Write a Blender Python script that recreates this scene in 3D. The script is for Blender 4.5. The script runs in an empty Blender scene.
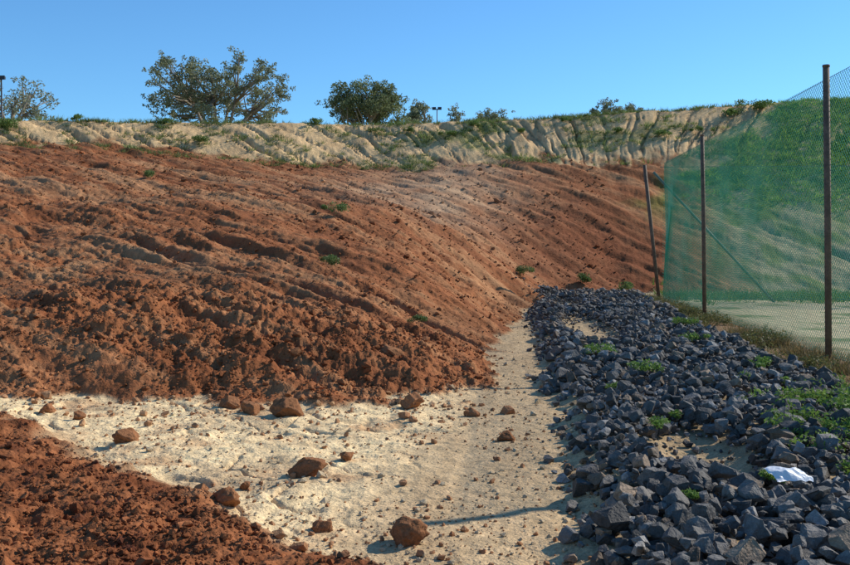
import bpy, math, numpy as np
from mathutils import Vector
rng=np.random.default_rng(7)

# ---------------------------------------------------------------- noise
def _h(ix,iy,seed):
    n=(ix.astype(np.int64)*374761393+iy.astype(np.int64)*668265263+seed*974711)&0xffffffff
    n=((n^(n>>13))*1274126177)&0xffffffff
    n=(n^(n>>16))&0xffffffff
    return n/4294967296.0
def gn(x,y,seed=0):
    xi=np.floor(x);yi=np.floor(y);fx=x-xi;fy=y-yi
    u=fx*fx*fx*(fx*(fx*6-15)+10);v=fy*fy*fy*(fy*(fy*6-15)+10)
    def g(a,b):
        t=_h(xi+a,yi+b,seed)*2*np.pi
        return np.cos(t)*(fx-a)+np.sin(t)*(fy-b)
    a=g(0,0);b=g(1,0);c=g(0,1);d=g(1,1)
    return (a+(b-a)*u+(c-a)*v+(a-b-c+d)*u*v)*1.4
def fbm(x,y,o=4,seed=0,gain=.5):
    s=0;a=1;t=0
    for i in range(o):
        s=s+a*gn(x,y,seed+i*17);t+=a;a*=gain;x=x*2.03+3.1;y=y*2.03+1.7
    return s/t*1.3
def ss(a,b,x):
    t=np.clip((x-a)/(b-a),0,1);return t*t*(3-2*t)
def mix(a,b,t):
    return a+(b-a)*t
def smax(a,b,k):
    h=np.clip(.5+.5*(a-b)/k,0,1)
    return b+(a-b)*h+k*h*(1-h)

# ---------------------------------------------------------------- terrain
CP=np.array([
(-5.4,9.25,0),(-3.6,9.7,.0),(-2.1,9.45,0),(-.5,9.9,0),(-.15,11.6,0),(-.5,14,.05),(.3,20,0),(.7,25,0),(1.8,30,0),(5,32.5,0),(12,34,0),(25,34,0),
(-2,7.3,-.6),(1.6,12,-.9),(2,20,-.8),(6,27,-1),(-6,6.8,-.5),(-12,6,-.6),(-12,9.7,.3),
(-21,37.5,5.8),(-13.6,41.5,5.75),(-7,43.5,5.35),(0,44,5.5),(6.3,44,5.55),(12,44,5.65),(25,44,5.7),
(-2.3,12,.66),(-6,12,.75),(-3,15,.9),(-7.5,15,1.05),(-6,20,1.9),(-11,20,2.2),(-2,20,1.15),(-2,28,2.25),(-8,28,3.1),(-15,28,3.9),(3,37,2.5),
(-35,10,.6),(-35,25,4.0),(-40,34,5.8),(0,-10,-2),(-20,-10,-2),(20,-10,-2),(20,15,-1.8),(30,28,-1),(40,44,5.7),(-60,20,3.0)],float)
def _phi(r2): return .5*r2*np.log(r2+1e-9)
_n=len(CP)
_K=_phi(((CP[:,None,:2]-CP[None,:,:2])**2).sum(-1))+np.eye(_n)*.3
_P=np.c_[np.ones(_n),CP[:,:2]]
_A=np.block([[_K,_P],[_P.T,np.zeros((3,3))]])
_w=np.linalg.solve(_A,np.r_[CP[:,2],0,0,0])
def tps(X,Y):
    s=_w[_n]+_w[_n+1]*X+_w[_n+2]*Y
    for i in range(_n):
        s=s+_w[i]*_phi((X-CP[i,0])**2+(Y-CP[i,1])**2)
    return s
CX=[-60,-22,-14.3,-7.6,0,6.9,13.2,17.8,60]
CY=[33,39.7,43.8,46.8,47.8,48.2,48.9,49,49]
CZ=[6.5,7.05,7.4,7.6,7.84,8.25,8.7,8.9,9.2]
def rock_edges(Y):
    l=.62+.22*gn(Y*.5,Y*0+3,5)+.16*gn(Y*1.7,Y*0+3,6)
    l=l+ss(20,30,Y)*.5-ss(7,5.2,Y)*.12
    r=3.6+.25*gn(Y*.4,Y*0+9,8)+ss(15,28,Y)*.45
    return l,r
def strip(X,Y):
    l,r=rock_edges(Y)
    m=ss(-.2,.3,X-l)*ss(-.2,.35,r-X)*ss(30.5,28.8,Y)
    g1=np.exp(-(((X-1.5)/.45)**2+((Y-17.0)/3.0)**2)**2)
    g2=np.exp(-(((X-1.42)/.36)**2+((Y-6.7)/.8)**2)**2)
    g3=np.exp(-(((X-1.5)/.5)**2+((Y-24)/1.6)**2)**2)
    return m,np.clip(g1+g2+.5*g3,0,1)
def terrain(X,Y,masks=False):
    Xc=np.clip(X,-60,60);Yc=np.clip(Y,-12,60)
    F=tps(Xc,Yc)
    F=np.minimum(F,9)-ss(3,-2,Y)*4-ss(30,60,np.abs(X))*ss(30,10,Y)*2
    a=(X*.78-Y*.62);b=(X*.62+Y*.78)
    st=fbm(a*.16,b*.9,4,31)
    near=ss(50,10,Y)
    lobe=np.exp(-((Y-11.3-.12*np.abs(X+2))/1.9)**2)*ss(-13,-9,X)*ss(1.2,-.6,X)
    till=ss(-.25,.25,fbm(a*.12+7,b*.35,3,33))*(1-.55*ss(15,22,Y))
    lump=fbm(X*1.15,Y*1.15,4,51)
    F=F+.17*st+.18*fbm(X*.33,Y*.33,3,41)*ss(12,20,Y)+(.05+.07*till+.06*lobe)*lump
    cl=fbm(X*3.6,Y*3.6,5,71,.66);wv=1-2*np.abs(gn(X*5.5+.3*cl,Y*5.5,73))
    F=F+(.042+.065*till+.02*lobe)*near*cl+.025*near*wv*(.2+till)
    ch=fbm(a*.35,b*2.4,4,74,.6)
    F=F+.10*ch*ss(10,13,Y)
    F=F+.10*ss(.55,.9,gn(b*.55+.25*gn(a*.3,b*.3,3),a*.03,77)*1.2)*ss(13,17,Y)
    for b0 in (9.4,10.9):
        db=b-b0-.25*gn(a*.2,a*0,79)
        F=F+(.13*np.exp(-((db-.42)/.16)**2)-.12*np.exp(-(db/.28)**2)+.10*np.exp(-((db+.42)/.16)**2))*ss(-19,-15,a)*ss(-4.5,-8,a)*ss(12.2,13.5,Y)
    cy=np.interp(X,CX,CY)+.5*fbm(X*.12,X*0,2,5);cz=np.interp(X,CX,CZ)+.06*fbm(X*.5,X*0+5,3,9)
    d=cy-Y
    F=F-.8*np.maximum(0,1.6-d)
    face=np.maximum(d,0)
    back=np.maximum(-d,0)
    B=cz-.66*(np.sqrt(face**2+.09)-.3)-np.minimum(back*.03,2.2)
    lean=np.interp(X,[-25,-5,8,20],[1.5,1.1,-.5,-1.0])
    s=X-lean*d+.35*gn(X*.5,d*.5,12)+.10*gn(X*2,d*2,15)
    br=.35+.65*ss(-.35,.3,gn(X*.5,d*.45,46))
    r1=np.clip(1-np.abs(gn(s*.62,d*.05,101))*11,0,1)*br
    r2=np.clip(1-np.abs(gn(s*1.3+9,d*.12,102))*8.0,0,1)*ss(-.2,.3,gn(s*.3,d*.5,44))
    r3=np.clip(1-np.abs(gn(s*2.6+9,d*.3,103))*3,0,1)
    fm=ss(-.1,.8,d)*ss(9,5,d)
    B=B-fm*(.30*r1+.18*r2+.05*r3)+.08*fbm(X*.8,Y*.8,4,13)*ss(-1,0,d)+.035*fbm(X*3.3,Y*3.3,4,14,.6)*fm
    m,gap=strip(X,Y)
    G=.035*fbm(X*.5,Y*.5,3,21)+.012*fbm(X*4,Y*4,4,22,.6)*ss(40,15,np.abs(Y))
    rill=np.clip(1-np.abs(gn((X+.75*Y)*1.6+.6*gn(X*2,Y*2,2)+.1*gn(X*8,Y*8,4),(.75*X-Y)*.16,23))*8,0,1)
    cream=ss(-.35,-1.1,X+.15*fbm(X,Y,2,3)-.1*(Y-7))*ss(12,10,Y)
    G=G-.035*rill*cream*ss(3,5,Y)*ss(-.35,.2,gn(X,Y,47))+.045*cream*fbm(X*1.7,Y*1.7,4,29)+.016*cream*fbm(X*7,Y*7,3,30)
    wash=gn(X*3.2+.5*gn(X,Y,7),Y*.5,34)
    G=G+.010*wash*(1-cream)
    q=(-(X+.9)-(Y-4.7))/1.414+.16*fbm(X*1.3,Y*1.3,3,24)+.1
    fg=ss(-.05,.35,q+.08*fbm(X*5,Y*5,2,19))
    trk=ss(-.25,.25,gn(a*3.1+.3*gn(X,Y,2),b*.4,88))
    G=G+fg*(.10+.06*fbm(X*1.6,Y*1.6,3,25)+.04*fbm(X*6,Y*6,4,26,.6)+.035*trk)+.05*ss(.3,1.6,q)
    G=G+m*(1-.75*gap)*(.13+.07*fbm(X*.8,Y*.8,2,27))
    berm=ss(3.5,4.1,X)*ss(5.6,4.7,X)*ss(33,29,Y)
    G=G+berm*(.03+.05*fbm(X*1.2,Y*1.2,3,28))
    h=smax(F,G,.05)
    fill=ss(-.03,.05,F-G)
    bank=ss(-.1,.12,B-h+.35*fbm(X*.6,Y*.6,4,111,.6))
    h=smax(B,h,.12)
    if not masks: return h
    return h,dict(F=F,G=G,fill=fill,bank=bank,fg=fg,m=m,gap=gap,d=d,a=a,b=b,st=st,lobe=lobe,cream=cream,berm=berm,rill=rill,r1=r1,r2=r2,till=till,cl=cl,ch=ch,wash=wash)
def H(x,y):
    return float(terrain(np.array([float(x)]),np.array([float(y)]))[0])

def C(*c): return np.array(c,float)
def tcolor(X,Y,h,M):
    n1=fbm(X*.7,Y*.7,4,201);n2=fbm(X*2.5,Y*2.5,4,202,.6);n3=fbm(X*9,Y*9,3,203,.6)
    sh=(len(X),1)
    def L(x): return np.asarray(x).reshape(sh)
    red=C(.285,.103,.040);dark=C(.160,.052,.020);lt=C(.49,.27,.13)
    tan=C(.68,.45,.225);tan2=C(.52,.335,.165);crm=C(.82,.60,.325);path=C(.54,.375,.205)
    green=C(.10,.19,.028)
    col=np.tile(red,(len(X),1))
    col=mix(col,dark,L(ss(-.1,.5,n1+.5*n2)*.65))
    up=ss(14,24,Y)
    col=mix(col,lt,L(ss(-.05,.5,fbm(M['a']*.10+4,M['b']*.55,4,205)+.3*n2)*(.12+.43*up)))
    col=mix(col,C(.41,.20,.09),L(ss(.0,.45,M['ch']+.3*n2)*.5))
    col=mix(col,dark,L(ss(.0,.45,-M['ch']+.3*n1)*.4))
    bench=np.exp(-((Y-15.5-.18*np.abs(X+3))/1.5)**2)*ss(.6,-2,X)
    col=mix(col,C(.46,.26,.125),L(bench*ss(-.3,.3,n1+n2*.5)*.4))
    pale=np.exp(-(((X+3.2-.12*(Y-36))/3.4)**2+((Y-38)/7)**2))
    col=mix(col,C(.49,.33,.20),L(np.clip(pale*(.8+.7*n1),0,1)*.8))
    rb=np.exp(-(((X-3.6)/3.6)**2+((Y-34)/5.5)**2)**2)
    col=mix(col,C(.185,.060,.025),L(rb*.75))
    g=np.tile(path,(len(X),1))
    g=mix(g,C(.40,.27,.145),L(ss(.0,.45,M['wash']+.3*n2)*.45*(1-M['cream'])))
    g=mix(g,crm,L(M['cream']*ss(-.6,.1,n1+.4*n2)))
    g=mix(g,C(.50,.33,.175),L(ss(.0,.5,n2+.4*n1)*.45*(1-.4*M['cream'])))
    g=mix(g,C(.46,.25,.12),L(M['cream']*ss(.05,.45,fbm(X*1.3,Y*1.3,5,209,.6))*.65))
    g=mix(g,C(.38,.24,.13),L(M['rill']*M['cream']*.3))
    ins=ss(4.4,4.9,X)
    g=mix(g,mix(C(.54,.43,.26),C(.20,.21,.09),L(ss(.05,.45,n1))),L(ins))
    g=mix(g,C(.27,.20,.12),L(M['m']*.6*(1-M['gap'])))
    g=mix(g,C(.22,.12,.06),L(M['berm']*.85))
    g=mix(g,mix(red,dark,L(ss(-.2,.3,n2))),L(M['fg']))
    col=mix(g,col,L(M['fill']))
    rt=ss(7,9.5,X+.8*n1)*ss(30,33,Y)
    col=mix(col,mix(C(.42,.35,.21),C(.18,.22,.07),L(ss(-.1,.35,n1))),L(rt*.85))
    bk=mix(tan,tan2,L(ss(-.2,.5,n1+.4*n2)))
    bk=mix(bk,C(.34,.20,.105),L(np.clip(M['r1']+.5*M['r2'],0,1)*.5))
    bk=mix(bk,C(.17,.21,.06),L(ss(.02,.36,fbm(X*.35,Y*.8,3,220)+.25*n2)*.65*ss(13,1,np.abs(X-1))))
    col=mix(col,bk,L(M['bank']))
    gr=ss(8.5,10.5,X-.8*(Y-44)+1.6*n1)*ss(37,42,Y)*ss(-.6,.1,n2+n1)
    col=mix(col,green,L(np.clip(gr,0,1)*.85))
    top=ss(-.1,-1.0,M['d'])
    col=mix(col,C(.20,.18,.09),L(top*.8))
    col=col*(1+.28*n3.reshape(sh)+.16*n2.reshape(sh))
    return np.clip(col,.01,.86)

# ---------------------------------------------------------------- mesh helpers
def mk(name,V,Fc,col=None,mat=None,smooth=False,parent=None):
    V=np.asarray(V,np.float32);Fc=np.asarray(Fc,np.int32);k=Fc.shape[1]
    me=bpy.data.meshes.new(name)
    me.vertices.add(len(V));me.vertices.foreach_set("co",V.ravel())
    me.loops.add(Fc.size);me.loops.foreach_set("vertex_index",Fc.ravel())
    me.polygons.add(len(Fc));me.polygons.foreach_set("loop_start",np.arange(0,Fc.size,k,dtype=np.int32))
    me.update(calc_edges=True)
    me.polygons.foreach_set("use_smooth",np.full(len(Fc),smooth))
    if col is not None:
        at=me.color_attributes.new("Col","FLOAT_COLOR","POINT")
        c=np.ones((len(V),4),np.float32);c[:,:3]=col
        at.data.foreach_set("color",c.ravel())
    ob=bpy.data.objects.new(name,me);bpy.context.scene.collection.objects.link(ob)
    if mat: me.materials.append(mat)
    if parent: ob.parent=parent
    return ob
def empty(name,loc=(0,0,0)):
    e=bpy.data.objects.new(name,None);bpy.context.scene.collection.objects.link(e);e.location=loc;return e

def mat_attr(name,rough=.95,spec=.2,n=((40,.25),),bump=((60,.01),),transl=0,attr=True,base=(.5,.5,.5)):
    m=bpy.data.materials.new(name);m.use_nodes=True;nt=m.node_tree;N=nt.nodes;L=nt.links
    p=N["Principled BSDF"];p.inputs["Roughness"].default_value=rough;p.inputs["Specular IOR Level"].default_value=spec
    tc=N.new("ShaderNodeTexCoord")
    if attr:
        a=N.new("ShaderNodeAttribute");a.attribute_name="Col";out=a.outputs["Color"]
    else:
        a=N.new("ShaderNodeRGB");a.outputs[0].default_value=(*base,1);out=a.outputs[0]
    for sc,amt in n:
        t=N.new("ShaderNodeTexNoise");t.inputs["Scale"].default_value=sc;t.inputs["Detail"].default_value=5;t.inputs["Roughness"].default_value=.65
        L.new(tc.outputs["Object"],t.inputs["Vector"])
        mr=N.new("ShaderNodeMapRange");mr.inputs["From Min"].default_value=.3;mr.inputs["From Max"].default_value=.7
        mr.inputs["To Min"].default_value=1-amt;mr.inputs["To Max"].default_value=1+amt
        L.new(t.outputs["Fac"],mr.inputs["Value"])
        mm=N.new("ShaderNodeVectorMath");mm.operation='SCALE'
        L.new(out,mm.inputs[0]);L.new(mr.outputs["Result"],mm.inputs["Scale"]);out=mm.outputs["Vector"]
    L.new(out,p.inputs["Base Color"])
    prev=None
    for sc,dist in bump:
        t=N.new("ShaderNodeTexNoise");t.inputs["Scale"].default_value=sc;t.inputs["Detail"].default_value=4;t.inputs["Roughness"].default_value=.55
        L.new(tc.outputs["Object"],t.inputs["Vector"])
        b=N.new("ShaderNodeBump");b.inputs["Distance"].default_value=dist;b.inputs["Strength"].default_value=1
        L.new(t.outputs["Fac"],b.inputs["Height"])
        if prev: L.new(prev.outputs["Normal"],b.inputs["Normal"])
        prev=b
    if prev: L.new(prev.outputs["Normal"],p.inputs["Normal"])
    if transl>0:
        tr=N.new("ShaderNodeBsdfTranslucent");L.new(out,tr.inputs["Color"])
        ms=N.new("ShaderNodeMixShader");ms.inputs[0].default_value=transl
        L.new(p.outputs[0],ms.inputs[1]);L.new(tr.outputs[0],ms.inputs[2])
        L.new(ms.outputs[0],N["Material Output"].inputs["Surface"])
    return m
M_ground=mat_attr("soil",.97,.1,((6,.12),(45,.28),(200,.2)),((12,.03),(50,.010)))
M_rock=mat_attr("bluestone",.75,.35,((25,.35),(120,.25)),((22,.02),(90,.005)))
M_clod=mat_attr("clod",.97,.1,((25,.2),(90,.2)),((35,.014),(120,.003)))
M_leaf=mat_attr("leaf",.6,.3,((3,.15),),(),.35)
M_bark=mat_attr("bark",.9,.2,((8,.3),),((20,.03),),0,False,(.30,.25,.19))
M_post=mat_attr("rusty_steel",.75,.4,((9,.4),(50,.25)),((60,.002),),0,False,(.14,.09,.058))
M_net=mat_attr("green_wire",.55,.25,((2,.15),),(),0,False,(.006,.34,.19))
M_wire=mat_attr("steel_wire",.6,.4,((9,.2),),(),0,False,(.12,.2,.15))
M_bag=mat_attr("white_plastic",.35,.5,((9,.05),),((20,.01),),.15,False,(.82,.83,.85))
M_dark=mat_attr("dark_metal",.5,.4,((9,.2),),(),0,False,(.03,.03,.035))

# ---------------------------------------------------------------- ground sheet
ang_f=np.radians(np.linspace(-36,30,1000))
ang_b=np.radians(np.linspace(30,324,90))[1:-1]
ang=np.concatenate([ang_f,ang_b])
rad=np.concatenate([np.geomspace(.8,3.6,25)[:-1],np.geomspace(3.6,56,840),np.geomspace(58,3000,40)])
A,R=np.meshgrid(ang,rad)
X=(R*np.sin(A)).ravel();Y=(R*np.cos(A)).ravel()
h,M=terrain(X,Y,True)
col=tcolor(X,Y,h,M)
nr,na=len(rad),len(ang)
i,j=np.meshgrid(np.arange(nr-1),np.arange(na),indexing='ij');j2=(j+1)%na
F=np.stack([i*na+j,i*na+j2,(i+1)*na+j2,(i+1)*na+j],-1).reshape(-1,4)
V=np.c_[X,Y,h]
V=np.r_[V,[[0,0,h[:na].mean()]]];col=np.r_[col,col[:1]]
F=F[:,::-1]
g=mk("ground",V,F,col,M_ground,True)
bm_c=len(V)-1
mk("ground_patch",V[np.r_[np.arange(na),bm_c]],np.c_[np.full(na,na),(np.arange(na)+1)%na,np.arange(na)][:,[0,2,1]],col[np.r_[np.arange(na),bm_c]],M_ground,True).parent=g

# ---------------------------------------------------------------- stones
import bmesh
def hull(npts,jit,seed):
    r=np.random.default_rng(seed)
    p=r.normal(size=(npts,3));p/=np.linalg.norm(p,axis=1)[:,None]
    p*=(1-jit*r.random((npts,1)))
    bm=bmesh.new()
    for q in p: bm.verts.new(q)
    bmesh.ops.convex_hull(bm,input=bm.verts)
    bmesh.ops.delete(bm,geom=[v for v in bm.verts if not v.link_faces],context='VERTS')
    bmesh.ops.triangulate(bm,faces=bm.faces)
    bm.verts.index_update()
    v=np.array([x.co[:] for x in bm.verts]);f=np.array([[x.index for x in y.verts] for y in bm.faces])
    bm.free();return v,f
def rockshape(seed):
    r=np.random.default_rng(seed)
    bm=bmesh.new();bmesh.ops.create_cube(bm,size=1.5)
    for k in range(10):
        n=Vector(r.normal(size=3)).normalized();dd=r.uniform(.48,.78)
        res=bmesh.ops.bisect_plane(bm,geom=bm.verts[:]+bm.edges[:]+bm.faces[:],plane_co=n*dd,plane_no=n,clear_outer=True)
        ed=[e for e in res['geom_cut'] if isinstance(e,bmesh.types.BMEdge)]
        if ed: bmesh.ops.contextual_create(bm,geom=ed)
    bmesh.ops.recalc_face_normals(bm,faces=bm.faces)
    bmesh.ops.remove_doubles(bm,verts=bm.verts,dist=.03)
    bmesh.ops.bevel(bm,geom=bm.edges[:],offset=.055,segments=1,affect='EDGES')
    for v in bm.verts: v.co+=Vector(r.normal(size=3))*.028
    bmesh.ops.triangulate(bm,faces=bm.faces)
    bm.verts.index_update()
    v=np.array([x.co[:] for x in bm.verts]);f=np.array([[x.index for x in y.verts] for y in bm.faces])
    bm.free();v-=v.mean(0);v/=np.linalg.norm(v,axis=1).max();return v,f
def rotm(n):
    q=rng.normal(size=(n,4));q/=np.linalg.norm(q,axis=1)[:,None]
    w,x,y,z=q.T
    return np.stack([1-2*(y*y+z*z),2*(x*y-z*w),2*(x*z+y*w),2*(x*y+z*w),1-2*(x*x+z*z),2*(y*z-x*w),2*(x*z-y*w),2*(y*z+x*w),1-2*(x*x+y*y)],-1).reshape(n,3,3)
def scatter(name,P,S,cols,variants,mat,aniso=(.6,1.0),smooth=False):
    n=len(P);vi=rng.integers(0,len(variants),n);R=rotm(n)
    Vs=[];Fs=[];Cs=[];off=0
    for k,(v,f) in enumerate(variants):
        idx=np.where(vi==k)[0]
        if len(idx)==0: continue
        sc=S[idx,None]*rng.uniform(aniso[0],aniso[1],(len(idx),3))
        W=np.einsum('nij,nkj->nki',R[idx],v[None]*sc[:,None,:])
        W[:,:,2]*=.85
        W=W+P[idx][:,None,:]
        Vs.append(W.reshape(-1,3));Fs.append((f[None]+(np.arange(len(idx))*len(v))[:,None,None]+off).reshape(-1,3))
        Cs.append(np.repeat(cols[idx],len(v),0));off+=len(idx)*len(v)
    return mk(name,np.concatenate(Vs),np.concatenate(Fs),np.concatenate(Cs),mat,smooth)
rockv=[rockshape(s) for s in range(26)]
clodv=[hull(18,.40,100+s) for s in range(28)]
n=38000
Yr=2.2+(30.5-2.2)*rng.random(n)**1.25;Xr=rng.uniform(0,4.4,n)
m,gap=strip(Xr,Yr)
keep=rng.random(n)<np.clip(m*(1-.93*gap),0,1)
keep|=(rng.random(n)<.02)*(Xr<1.0)*(Xr>.3)
Xr,Yr,gap,m=Xr[keep],Yr[keep],gap[keep],m[keep]
n=len(Xr)
S=np.clip(rng.lognormal(math.log(.049),.45,n),.022,.125)
S=np.where(gap>.3,S*.5,S);S=np.where(m<.25,np.minimum(S,.06),S)
lift=rng.random(n)**1.5*.13*ss(.3,1,m)*(1-gap)
Pz=terrain(Xr,Yr)+S*.35+lift
br=rng.uniform(.4,1.45,(n,1));base=np.array([.125,.112,.098])*br
w=rng.random((n,1));base=np.where(w<.14,np.array([.22,.15,.095])*br,base);base=np.where(w>.92,np.array([.26,.245,.225]),base)
scatter("bluestone_rocks",np.c_[Xr,Yr,Pz],S,base,rockv,M_rock,(.6,1.15))
def logpts(n,r0,r1,a0,a1):
    r=np.exp(rng.uniform(math.log(r0),math.log(r1),n));a=np.radians(rng.uniform(a0,a1,n))
    return r*np.sin(a),r*np.cos(a)
x,y=logpts(125000,4,48,-36,14)
h,M=terrain(x,y,True)
dens=np.clip(M['fill']*(.35+.5*M['till']+.4*M['lobe'])+M['fg']*.7+(1-M['fill'])*(.17),0,1)*(1-M['m'])*(1-M['bank']*.9)
dens*=ss(-.5,.4,fbm(x*.8,y*.8,3,301)+.15)+.12
k=(rng.random(len(x))<dens)&(x<4.2)
xs=rng.uniform(-6,.3,420);ysn=9.5-np.abs(rng.normal(0,1.0,420))
x=np.r_[x[k],xs];y=np.r_[y[k],ysn];ext=np.r_[np.zeros(int(k.sum())),np.ones(420)]
h,mm=terrain(x,y,True)
S=np.clip(rng.lognormal(math.log(.0125),.60,len(x)),.005,.085)*(1+.3*mm['lobe'])*(1+ss(12,40,y)*1.6)
cc=tcolor(x,y,h,mm)
cc=cc*rng.uniform(.65,1.3,(len(x),1))
sand=((1-mm['fill'])*(1-mm['fg']))[:,None]
S*=1-.25*mm['fg']
S*=1-.25*sand[:,0]
S=np.where(ext>0,S*1.9,S)
cc=mix(cc,np.where((rng.random((len(x),1))<.55)|(ext[:,None]>0),np.array([[.32,.14,.065]]),np.array([[.46,.36,.23]])),sand*.85)
scatter("soil_clods",np.c_[x,y,h+S*.25],S,np.clip(cc,.02,.7),clodv,M_clod)
def boulder(xx,yy,r,c=(.26,.115,.052)):
    s=int(rng.integers(1e6))
    bm=bmesh.new();bmesh.ops.create_icosphere(bm,subdivisions=4,radius=1)
    bm.verts.index_update()
    vv=np.array([q.co[:] for q in bm.verts]);ff=np.array([[q.index for q in t.verts] for t in bm.faces]);bm.free()
    rr=np.random.default_rng(s)
    for k in range(12):
        nn=rr.normal(size=3);nn/=np.linalg.norm(nn);dd=rr.uniform(.5,.8)
        ov=np.maximum(vv@nn-dd,0);vv=vv-ov[:,None]*nn*.92
    a_=fbm(vv[:,0]*1.6+vv[:,2]*1.9,vv[:,1]*1.7-vv[:,2],4,s%91,.6)
    b_=fbm(vv[:,0]*5+vv[:,2]*4,vv[:,1]*5-vv[:,2]*4,3,s%71,.6)
    vv=vv*(1+.26*a_+.10*b_)[:,None]*np.array([1.2,.95,.85])*r
    o=mk("boulder",vv,ff,np.tile(np.array(c),(len(vv),1))*rng.uniform(.8,1.2)*(1+.4*b_)[:,None],M_clod,True)
    o.location=(xx,yy,H(xx,yy)+r*.4);o.rotation_euler=(0,0,rng.uniform(0,6))
for b in [(-2.02,8.75,.17),(-2.42,8.9,.11),(-3.05,7.45,.10),(-1.35,6.45,.12),(-1.16,6.9,.06),(.02,7.75,.075),(-.5,4.95,.11),(-1.66,5.5,.085),
          (-3.9,8.4,.065),(-1.0,5.15,.06),(-.9,9.3,.11),(-1.3,11.0,.12),(-2.7,9.2,.12),(-1.7,6.1,.04),(-.3,8.9,.07),(-4.4,8.8,.09),(-.05,7.0,.03)]:
    boulder(*b)

# ---------------------------------------------------------------- fence
def tube(pts,r,seg=10):
    pts=[Vector(p) for p in pts];V=[];F=[]
    rr=r if hasattr(r,'__len__') else [r]*len(pts)
    for k,p in enumerate(pts):
        d=(pts[min(k+1,len(pts)-1)]-pts[max(k-1,0)]).normalized()
        u=d.cross(Vector((.3,.9,.1)) if abs(d.y)<.9 else Vector((1,0,0))).normalized();v=d.cross(u)
        for s in range(seg):
            t=2*math.pi*s/seg;V.append(p+(u*math.cos(t)+v*math.sin(t))*rr[k])
    for k in range(len(pts)-1):
        for s in range(seg):
            F.append((k*seg+s,k*seg+(s+1)%seg,(k+1)*seg+(s+1)%seg,(k+1)*seg+s))
    n=len(V);V.append(pts[0]);V.append(pts[-1]);L=(len(pts)-1)*seg
    for s in range(seg):
        F.append((n,(s+1)%seg,s,n));F.append((n+1,L+s,L+(s+1)%seg,n+1))
    V=np.array([q[:] for q in V])
    F2=[]
    for f in F:
        if f[0]==f[3]: F2.append(f[:3])
        else: F2+= [(f[0],f[1],f[2]),(f[0],f[2],f[3])]
    return V,np.array(F2)
def mtube(name,items,mat,parent=None,seg=10,smooth=True):
    Vs=[];Fs=[];o=0
    for pts,r in items:
        v,f=tube(pts,r,seg);Vs.append(v);Fs.append(f+o);o+=len(v)
    return mk(name,np.concatenate(Vs),np.concatenate(Fs),None,mat,smooth,parent)
def net(name,A,B,Ht,step,w,parent,mat):
    A=np.array(A,float);B=np.array(B,float);Ln=np.linalg.norm(B-A);u=(B-A)/Ln;nrm=np.array([-u[1],u[0]])
    V=[];F=[]
    for sgn in (1,-1):
        for s in np.arange(-Ht,Ln+Ht,step):
            K=7
            if sgn>0: z0=max(0,-s);z1=min(Ht,Ln-s)
            else: z0=max(0,s-Ln);z1=min(Ht,s)
            if z1-z0<.02: continue
            z=np.linspace(z0,z1,K);t=s+sgn*z
            bul=.05*np.sin(t*.8+1)*np.sin(z/Ht*np.pi)+.03*np.sin(t*2.1+z*1.3)*np.sin(z/Ht*np.pi)
            p=np.c_[A[0]+u[0]*t+nrm[0]*bul,A[1]+u[1]*t+nrm[1]*bul,z]
            d=np.array([u[0]*sgn,u[1]*sgn,1.]);d/=np.linalg.norm(d)
            a=np.array([nrm[0],nrm[1],0]);b=np.cross(d,a)
            base=len(V)
            for q in p:
                for c in range(3):
                    th=2*np.pi*c/3;V.append(q+(a*math.cos(th)+b*math.sin(th))*w)
            for k in range(K-1):
                for c in range(3):
                    F.append((base+k*3+c,base+k*3+(c+1)%3,base+(k+1)*3+(c+1)%3,base+(k+1)*3+c))
    V=np.array(V);V[:,2]+=.06
    return mk(name,V,F,None,mat,True,parent)
fence=empty("chain_link_fence",(0,0,0))
FX=4.42
ys=[3.2,8.35,13.4,21.5,27.5]
its=[]
for k,yy in enumerate(ys[:-1]):
    z0=H(FX+.05,yy)-.2
    its.append(([(FX+.03,yy,z0),(FX-.01,yy+.02,2),(FX-.07,yy,4.04)],.044))
its.append(([(FX+.02,27.5,-.2),(FX-.46,27.45,3.9)],.05))
mtube("post",its,M_post,fence)
mtube("post_cap",[([(FX-.07,yy,4.03),(FX-.07,yy,4.06)],.049) for yy in ys[:-1]],M_post,fence)
net("net",(FX+.10,8.4),(FX+.10,27.5),3.90,.074,.0030,fence,M_net)
mtube("wire",[([(FX+.09,8.4,z),(FX+.09,10,z-.02),(FX+.09,13,z),(FX+.09,17,z-.03),(FX+.09,21,z),(FX+.09,27.4,z-.03)],.004) for z in (.08,3.95)],M_wire,fence,6)
fence2=empty("boundary_fence",(0,0,0))
net("net",(FX+.1,27.6),(30,27.9),3.8,.085,.0032,fence2,M_net)
mtube("post",[([(xx,27.7,-.2),(xx,27.7,3.9)],.04) for xx in (12.5,20.5,28.5)],M_post,fence2)
mtube("brace",[([(FX-.2,27.5,3.7),(FX+3.2,27.5,0.0)],.035)],M_wire,fence2)
mtube("wire",[([(FX,27.6,z),(30,27.9,z)],.008) for z in (.1,3.85)],M_wire,fence2,6)

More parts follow.
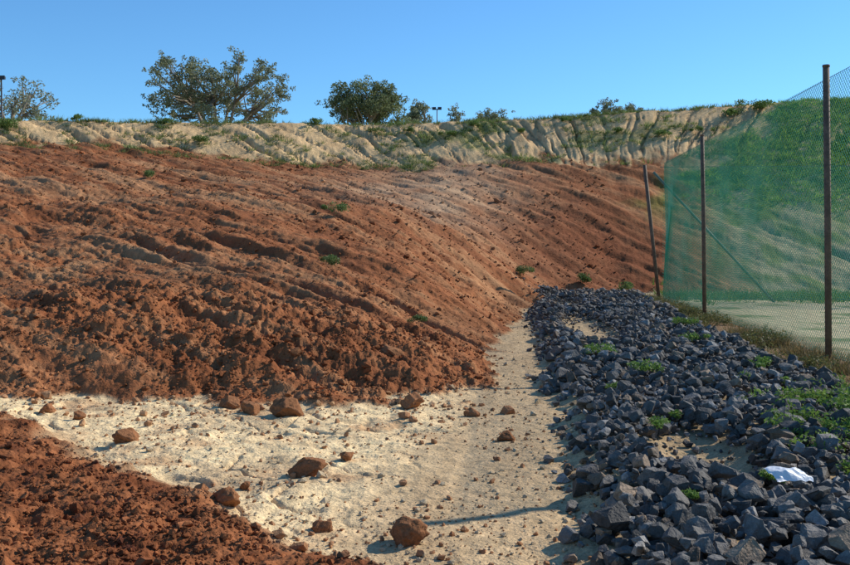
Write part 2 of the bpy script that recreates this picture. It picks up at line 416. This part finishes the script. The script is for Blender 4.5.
# ---------------------------------------------------------------- vegetation
def leaves(centres,radii,per,size,cA,cB,flat=.8,seed=0):
    r=np.random.default_rng(seed);Vs=[];Cs=[]
    for c,R in zip(centres,radii):
        n=max(6,int(per*R*R)) if per>0 else int(-per)
        p=r.normal(size=(n,3));p/=np.linalg.norm(p,axis=1)[:,None]
        p*=(r.random((n,1))**.45)*R;p[:,2]*=flat
        p+=c
        a=r.normal(size=(n,3));a/=np.linalg.norm(a,axis=1)[:,None]
        b=np.cross(a,r.normal(size=(n,3)));b/=np.linalg.norm(b,axis=1)[:,None]
        s=size*r.uniform(.6,1.3,(n,1))
        q=np.stack([p-a*s,p+b*s*.45,p+a*s,p-b*s*.45],1)
        Vs.append(q.reshape(-1,3))
        t=np.clip(r.random((n,1))*.7+r.random()*.45,0,1)
        cc=np.array(cA)*(1-t)+np.array(cB)*t
        Cs.append(np.repeat(cc,4,0))
    V=np.concatenate(Vs);return V,np.arange(len(V)).reshape(-1,4),np.concatenate(Cs)
def tree(name,x,y,zb,ztop,rad,crown0,nl=60,cr=(.6,1.1),per=330,size=.16,seed=0,cA=(.05,.065,.03),cB=(.16,.18,.08),dome=1.0,hang=.55):
    r=np.random.default_rng(seed)
    root=empty(name,(x,y,zb));Ht=ztop-zb;c0=crown0-zb
    items=[];cs=[];rs=[]
    fork=Vector((r.normal()*.3,r.normal()*.3,c0*.62))
    items.append(([(0,0,-.5),(fork.x*.4,fork.y*.3,fork.z*.5),fork[:]],[Ht*.034,Ht*.028,Ht*.024]))
    nm=8
    mains=[]
    for k in range(nm):
        t=2*math.pi*k/nm+r.normal()*.25;rr=rad*r.uniform(.35,.65)
        e=Vector((math.cos(t)*rr,math.sin(t)*rr,c0+(Ht-c0)*r.uniform(.2,.5)))
        mid=fork.lerp(e,.5)+Vector((r.normal()*.3,r.normal()*.3,-.3))
        items.append(([fork[:],mid[:],e[:]],[Ht*.015,Ht*.011,Ht*.007]));mains.append((mid,e))
    for k in range(nl):
        t=r.uniform(0,2*math.pi);rr=rad*math.sqrt(r.uniform(.02,1))*.92
        prof=math.sqrt(max(0,1-(rr/rad)**2))
        lob=1+.16*math.sin(t*3+seed)+.12*math.sin(t*5+2*seed)
        zt=c0+(Ht-c0)*min(.93,(.30+.62*prof**dome)*lob)
        zz=zt-r.random()**1.2*(Ht-c0)*hang*(.3+.7*prof)-r.uniform(0,.4)
        c=Vector((math.cos(t)*rr,math.sin(t)*rr,zz))
        mid,e=min(mains,key=lambda q:(q[1]-c).length)
        st=mid.lerp(e,r.uniform(.5,1))
        m2=st.lerp(c,.5)+Vector((0,0,-.15))
        items.append(([st[:],m2[:],c[:]],[Ht*.006,Ht*.0045,Ht*.002]))
        cs.append(np.array(c[:]));rs.append(r.uniform(*cr))
        for q in range(2):
            cs.append(np.array(c[:])+r.normal(size=3)*np.array([.7,.7,.4])*cr[1]);rs.append(r.uniform(*cr)*.6)
    mtube("trunk",items,M_bark,root,6)
    V,F,Cc=leaves(cs,rs,per,size,cA,cB,.75,seed)
    mk("foliage",V,F,Cc,M_leaf,False,root)
    return root
def PX(px,py,Yd):
    a=math.atan((px-425)/950)-math.radians(4.76);X=math.tan(a)*Yd
    dep=Yd*math.cos(math.radians(4.76))-X*math.sin(math.radians(4.76))
    return X,1.6+(246-py)/950*dep
def put(name,px0,px1,py0,py1,Yd,**k):
    xa,zt=PX(px0,py0,Yd);xb,_=PX(px1,py0,Yd);_,zc=PX(px0,py1,Yd)
    x=(xa+xb)/2;tree(name,x,Yd,H(x,Yd)-.1,zt,(xb-xa)/2,zc,**k)
G1=dict(cA=(.09,.105,.055),cB=(.31,.32,.17))
put("gum_tree",145,290,58,122,88,nl=165,cr=(.4,.78),per=190,size=.13,seed=3,dome=.5,hang=.9,**G1)
put("gum_tree",326,407,82,136,98,nl=80,cr=(.6,1.0),per=190,size=.14,seed=5,cA=(.07,.09,.035),cB=(.25,.28,.12),dome=.7)
put("gum_tree",-30,56,74,120,80,nl=60,cr=(.4,.75),per=110,size=.13,seed=8,hang=.8,cA=(.14,.15,.09),cB=(.34,.35,.22))
put("tree",404,433,101,128,120,nl=28,cr=(.4,.8),per=200,size=.14,seed=11,**G1)
put("tree",448,462,101,126,120,nl=14,cr=(.3,.55),per=170,size=.12,seed=12,**G1)
put("tree",476,506,107,128,115,nl=26,cr=(.4,.7),per=200,size=.13,seed=13,**G1)
put("tree",589,618,101,122,115,nl=24,cr=(.4,.7),per=230,size=.13,seed=14,**G1)
put("tree",618,644,102,122,118,nl=20,cr=(.4,.7),per=200,size=.13,seed=15,**G1)
def lamp(px,py,Yd,w):
    x,zt=PX(px,py,Yd);zb=H(x,Yd);r=empty("floodlight_pole",(x,Yd,zb));h_=zt-zb
    mtube("pole",[([(0,0,-.3),(0,0,h_)],[.09,.06]),([(-w,0,h_),(w,0,h_)],[.05,.05])],M_dark,r,8)
    for s in (-1,1):
        v=np.array([[a,b,c] for a in(-.22,.22) for b in(-.22,.12) for c in(-.17,.17)],float)
        v[v[:,1]>0]*=np.array([.6,1,.6]);v+=np.array([s*w*.8,-.1,h_+.05])
        f=[(0,1,3,2),(4,6,7,5),(0,4,5,1),(2,3,7,6),(0,2,6,4),(1,5,7,3)]
        mk("lamp_head",v,f,None,M_dark,False,r)
lamp(4,80,75,.3);lamp(437,110,110,.4)

def blades(pts,hts,nper,cA,cB,spread=.5,width=.006):
    n=len(pts);rep=np.repeat(np.arange(n),nper);N=len(rep);hh=hts[rep]
    off=rng.normal(size=(N,2))*(hh*spread*.5)[:,None]
    b=pts[rep].copy();b[:,:2]+=off;b[:,2]-=.01
    ln=off*.9+rng.normal(size=(N,2))*(hh*.35)[:,None]
    tip=b.copy();tip[:,:2]+=ln;tip[:,2]+=hh*rng.uniform(.5,1.1,N)
    t=rng.uniform(0,np.pi,N);w=np.c_[np.cos(t),np.sin(t),t*0]*(width*(.5+hh/.25))[:,None]
    V=np.stack([b-w,b+w,tip],1).reshape(-1,3)
    c=np.array(cA)+(np.array(cB)-np.array(cA))*rng.random((N,1))
    tone=rng.random((n,1))[rep];c=c*(.6+.7*tone)
    return V,np.arange(3*N).reshape(-1,3),np.repeat(c,3,0)
n=1700
y=rng.uniform(3,29,n);x=rng.normal(4.25,.22,n)
dn=fbm(x*1.3,y*.9,3,401);k=dn>.05;x,y=x[k],y[k]
p=np.c_[x,y,terrain(x,y)]
V,F,c=blades(p,rng.uniform(.04,.22,len(x)),22,(.08,.085,.025),(.34,.23,.10),.7)
mk("grass_verge",V,F,c,M_leaf)
n=330
y=rng.uniform(5,28,n);x=rng.normal(4.05,.22,n);k=fbm(x*.8,y*.6,2,403)>0;x,y=x[k],y[k]
zz=terrain(x,y)
V,F,c=leaves([np.array([a,b,q+.09]) for a,b,q in zip(x,y,zz)],rng.uniform(.08,.24,len(x)),-80,.022,(.06,.085,.025),(.20,.18,.06),.8,77)
mk("verge_shrubs",V,F,c,M_leaf)
n=200
y=rng.normal(8.0,.8,n);x=2.78+rng.normal(0,.38,n)+.25*(y-8)
k=fbm(x*1.6,y*1.6,3,404)>-.08;x,y=x[k],y[k]
zz=terrain(x,y)
V,F,c=leaves([np.array([a,b,q+.14]) for a,b,q in zip(x,y,zz)],rng.uniform(.05,.15,len(x)),-80,.018,(.08,.15,.02),(.25,.36,.07),.7,78)
mk("weeds",V,F,c,M_leaf)
def weed(x,y,r,ht=.5,cA=(.08,.16,.025),cB=(.24,.36,.07),n=260,dz=.03):
    z=H(x,y);k=5;cs=[np.array([0,0,r*ht*.5])]+[np.r_[rng.normal(size=2)*r*.55,r*ht*rng.uniform(.2,.7)] for _ in range(k)]
    V,F,c=leaves(cs,[r*.6]+list(rng.uniform(.25,.5,k)*r),-n//3,max(.010,r*.085),cA,cB,ht,int(rng.integers(9999)))
    o=mk("weed_plant",V,F,c,M_leaf);o.location=(x,y,z+dz)
for q in [(1.25,12.0,.22),(1.5,10.3,.2),(1.15,7.2,.12),(1.55,5.6,.09),(2.6,13.6,.22),(3.1,16,.25),(2.9,11,.18),(1.0,5.2,.07),(2.2,5.9,.10),(1.1,9.2,.10)]:
    weed(*q,ht=.6,dz=.13)
for q in [(-4.4,24.5,.36),(-3.2,17.6,.24),(-11.5,30,.3),(.6,29.5,.3),(2.6,31.6,.4),(4,32,.4),(-1.2,13.5,.14)]:
    weed(*q,ht=.75,cA=(.06,.11,.03),cB=(.17,.23,.07),n=460,dz=.1)
n=2600
x=rng.uniform(-28,11,n);cyv=np.interp(x,CX,CY);dd=rng.uniform(-.5,4.8,n);y=cyv-dd
k=(fbm(x*.35,y*.8,3,220)>.05)|(rng.random(n)<.08)
x,y=x[k],y[k]
xe=rng.uniform(-28,13,340)
x=np.r_[x,xe];y=np.r_[y,np.interp(xe,CX,CY)+rng.uniform(-.3,.5,340)]
p=np.c_[x,y,terrain(x,y)]
V,F,c=blades(p,rng.uniform(.06,.28,len(x)),22,(.08,.13,.03),(.24,.28,.09),.9,.012)
mk("bank_grass",V,F,c,M_leaf)
n=6500
x=rng.uniform(7,30,n);y=rng.uniform(39.5,50,n)
k=(x-.8*(y-44)+2.0*fbm(x*.7,y*.7,4,201)>9.8)&(rng.random(n)<ss(39,43,y))
x,y=x[k],y[k];p=np.c_[x,y,terrain(x,y)]
V,F,c=blades(p,rng.uniform(.08,.28,len(x)),15,(.12,.23,.02),(.32,.45,.07),1.0,.016)
mk("hill_grass",V,F,c,M_leaf)
for q in [(-21.3,39.3,.6),(-15.4,42.8,.5),(-13.6,42.2,.45),(-1.5,46.6,.4),(7.3,45.5,.4),(11.4,47.8,.7),(12.3,48.1,.7),(5.4,46,.35),(9.2,46,.4),(-4.5,46,.35),(-19,41.3,.4),(-9,45.9,.4),(-2.6,45.6,.4),(.8,46.2,.35),(-6.2,46,.3),(3,47.2,.35)]:
    weed(*q,ht=.6,cA=(.07,.12,.025),cB=(.18,.26,.06),n=450,dz=.08)
n=1400
x=rng.uniform(5,30,n);y=rng.normal(30.0,1.2,n);p=np.c_[x,y,terrain(x,y)]
V,F,c=blades(p,rng.uniform(.1,.3,n),14,(.07,.15,.02),(.2,.26,.07),1.0,.014)
mk("field_edge_grass",V,F,c,M_leaf)

# plastic bag
gx,gy=np.meshgrid(np.linspace(-.12,.12,40),np.linspace(-.07,.07,26))
gx=gx.ravel();gy=gy.ravel()
gz=.05*(1-(gx/.14)**2)*(1-(gy/.08)**2)+.022*np.abs(fbm(gx*9,gy*9,3,501))
gx=gx+.025*fbm(gx*8,gy*8,2,502);gy=gy+.025*fbm(gx*8,gy*8,2,503)
i,j=np.meshgrid(np.arange(25),np.arange(39),indexing='ij')
F=np.stack([i*40+j,i*40+j+1,(i+1)*40+j+1,(i+1)*40+j],-1).reshape(-1,4)
o=mk("plastic_bag",np.c_[gx,gy,gz],F,None,M_bag,True);o.location=(1.6,5.45,H(1.6,5.45)+.17);o.rotation_euler=(.3,.1,.3)

# ---------------------------------------------------------------- light, sky, camera
az=math.atan2(.85,.53)
el=math.radians(35)
sd=Vector((math.sin(az)*math.cos(el),math.cos(az)*math.cos(el),math.sin(el)))
sl=bpy.data.lights.new("sun","SUN");sl.energy=5.0;sl.angle=math.radians(.5);sl.color=(1,.95,.85)
so=bpy.data.objects.new("sun",sl);bpy.context.scene.collection.objects.link(so)
so.rotation_euler=sd.to_track_quat('Z','Y').to_euler()
wd=bpy.data.worlds.new("World");bpy.context.scene.world=wd;wd.use_nodes=True
N=wd.node_tree.nodes;L=wd.node_tree.links
sk=N.new("ShaderNodeTexSky");sk.sky_type='NISHITA';sk.sun_disc=False
sk.sun_elevation=el;sk.sun_rotation=az;sk.air_density=1.0;sk.dust_density=.1;sk.ozone_density=2.5;sk.altitude=400
mu=N.new("ShaderNodeMix");mu.data_type='RGBA';mu.blend_type='MULTIPLY';mu.inputs[0].default_value=1
mu.inputs[7].default_value=(.56,.96,1.24,1)
L.new(sk.outputs[0],mu.inputs[6]);L.new(mu.outputs[2],N["Background"].inputs[0]);N["Background"].inputs[1].default_value=.135
cd=bpy.data.cameras.new("camera");cd.lens=40.2;cd.sensor_width=36;cd.clip_end=6000;cd.clip_start=.05
co=bpy.data.objects.new("camera",cd);bpy.context.scene.collection.objects.link(co)
co.location=(0,0,1.6+0.0);co.rotation_euler=(math.radians(90-2.2),0,math.radians(4.76))
sc=bpy.context.scene;sc.camera=co
sc.view_settings.view_transform='Standard';sc.view_settings.look='None';sc.view_settings.exposure=0
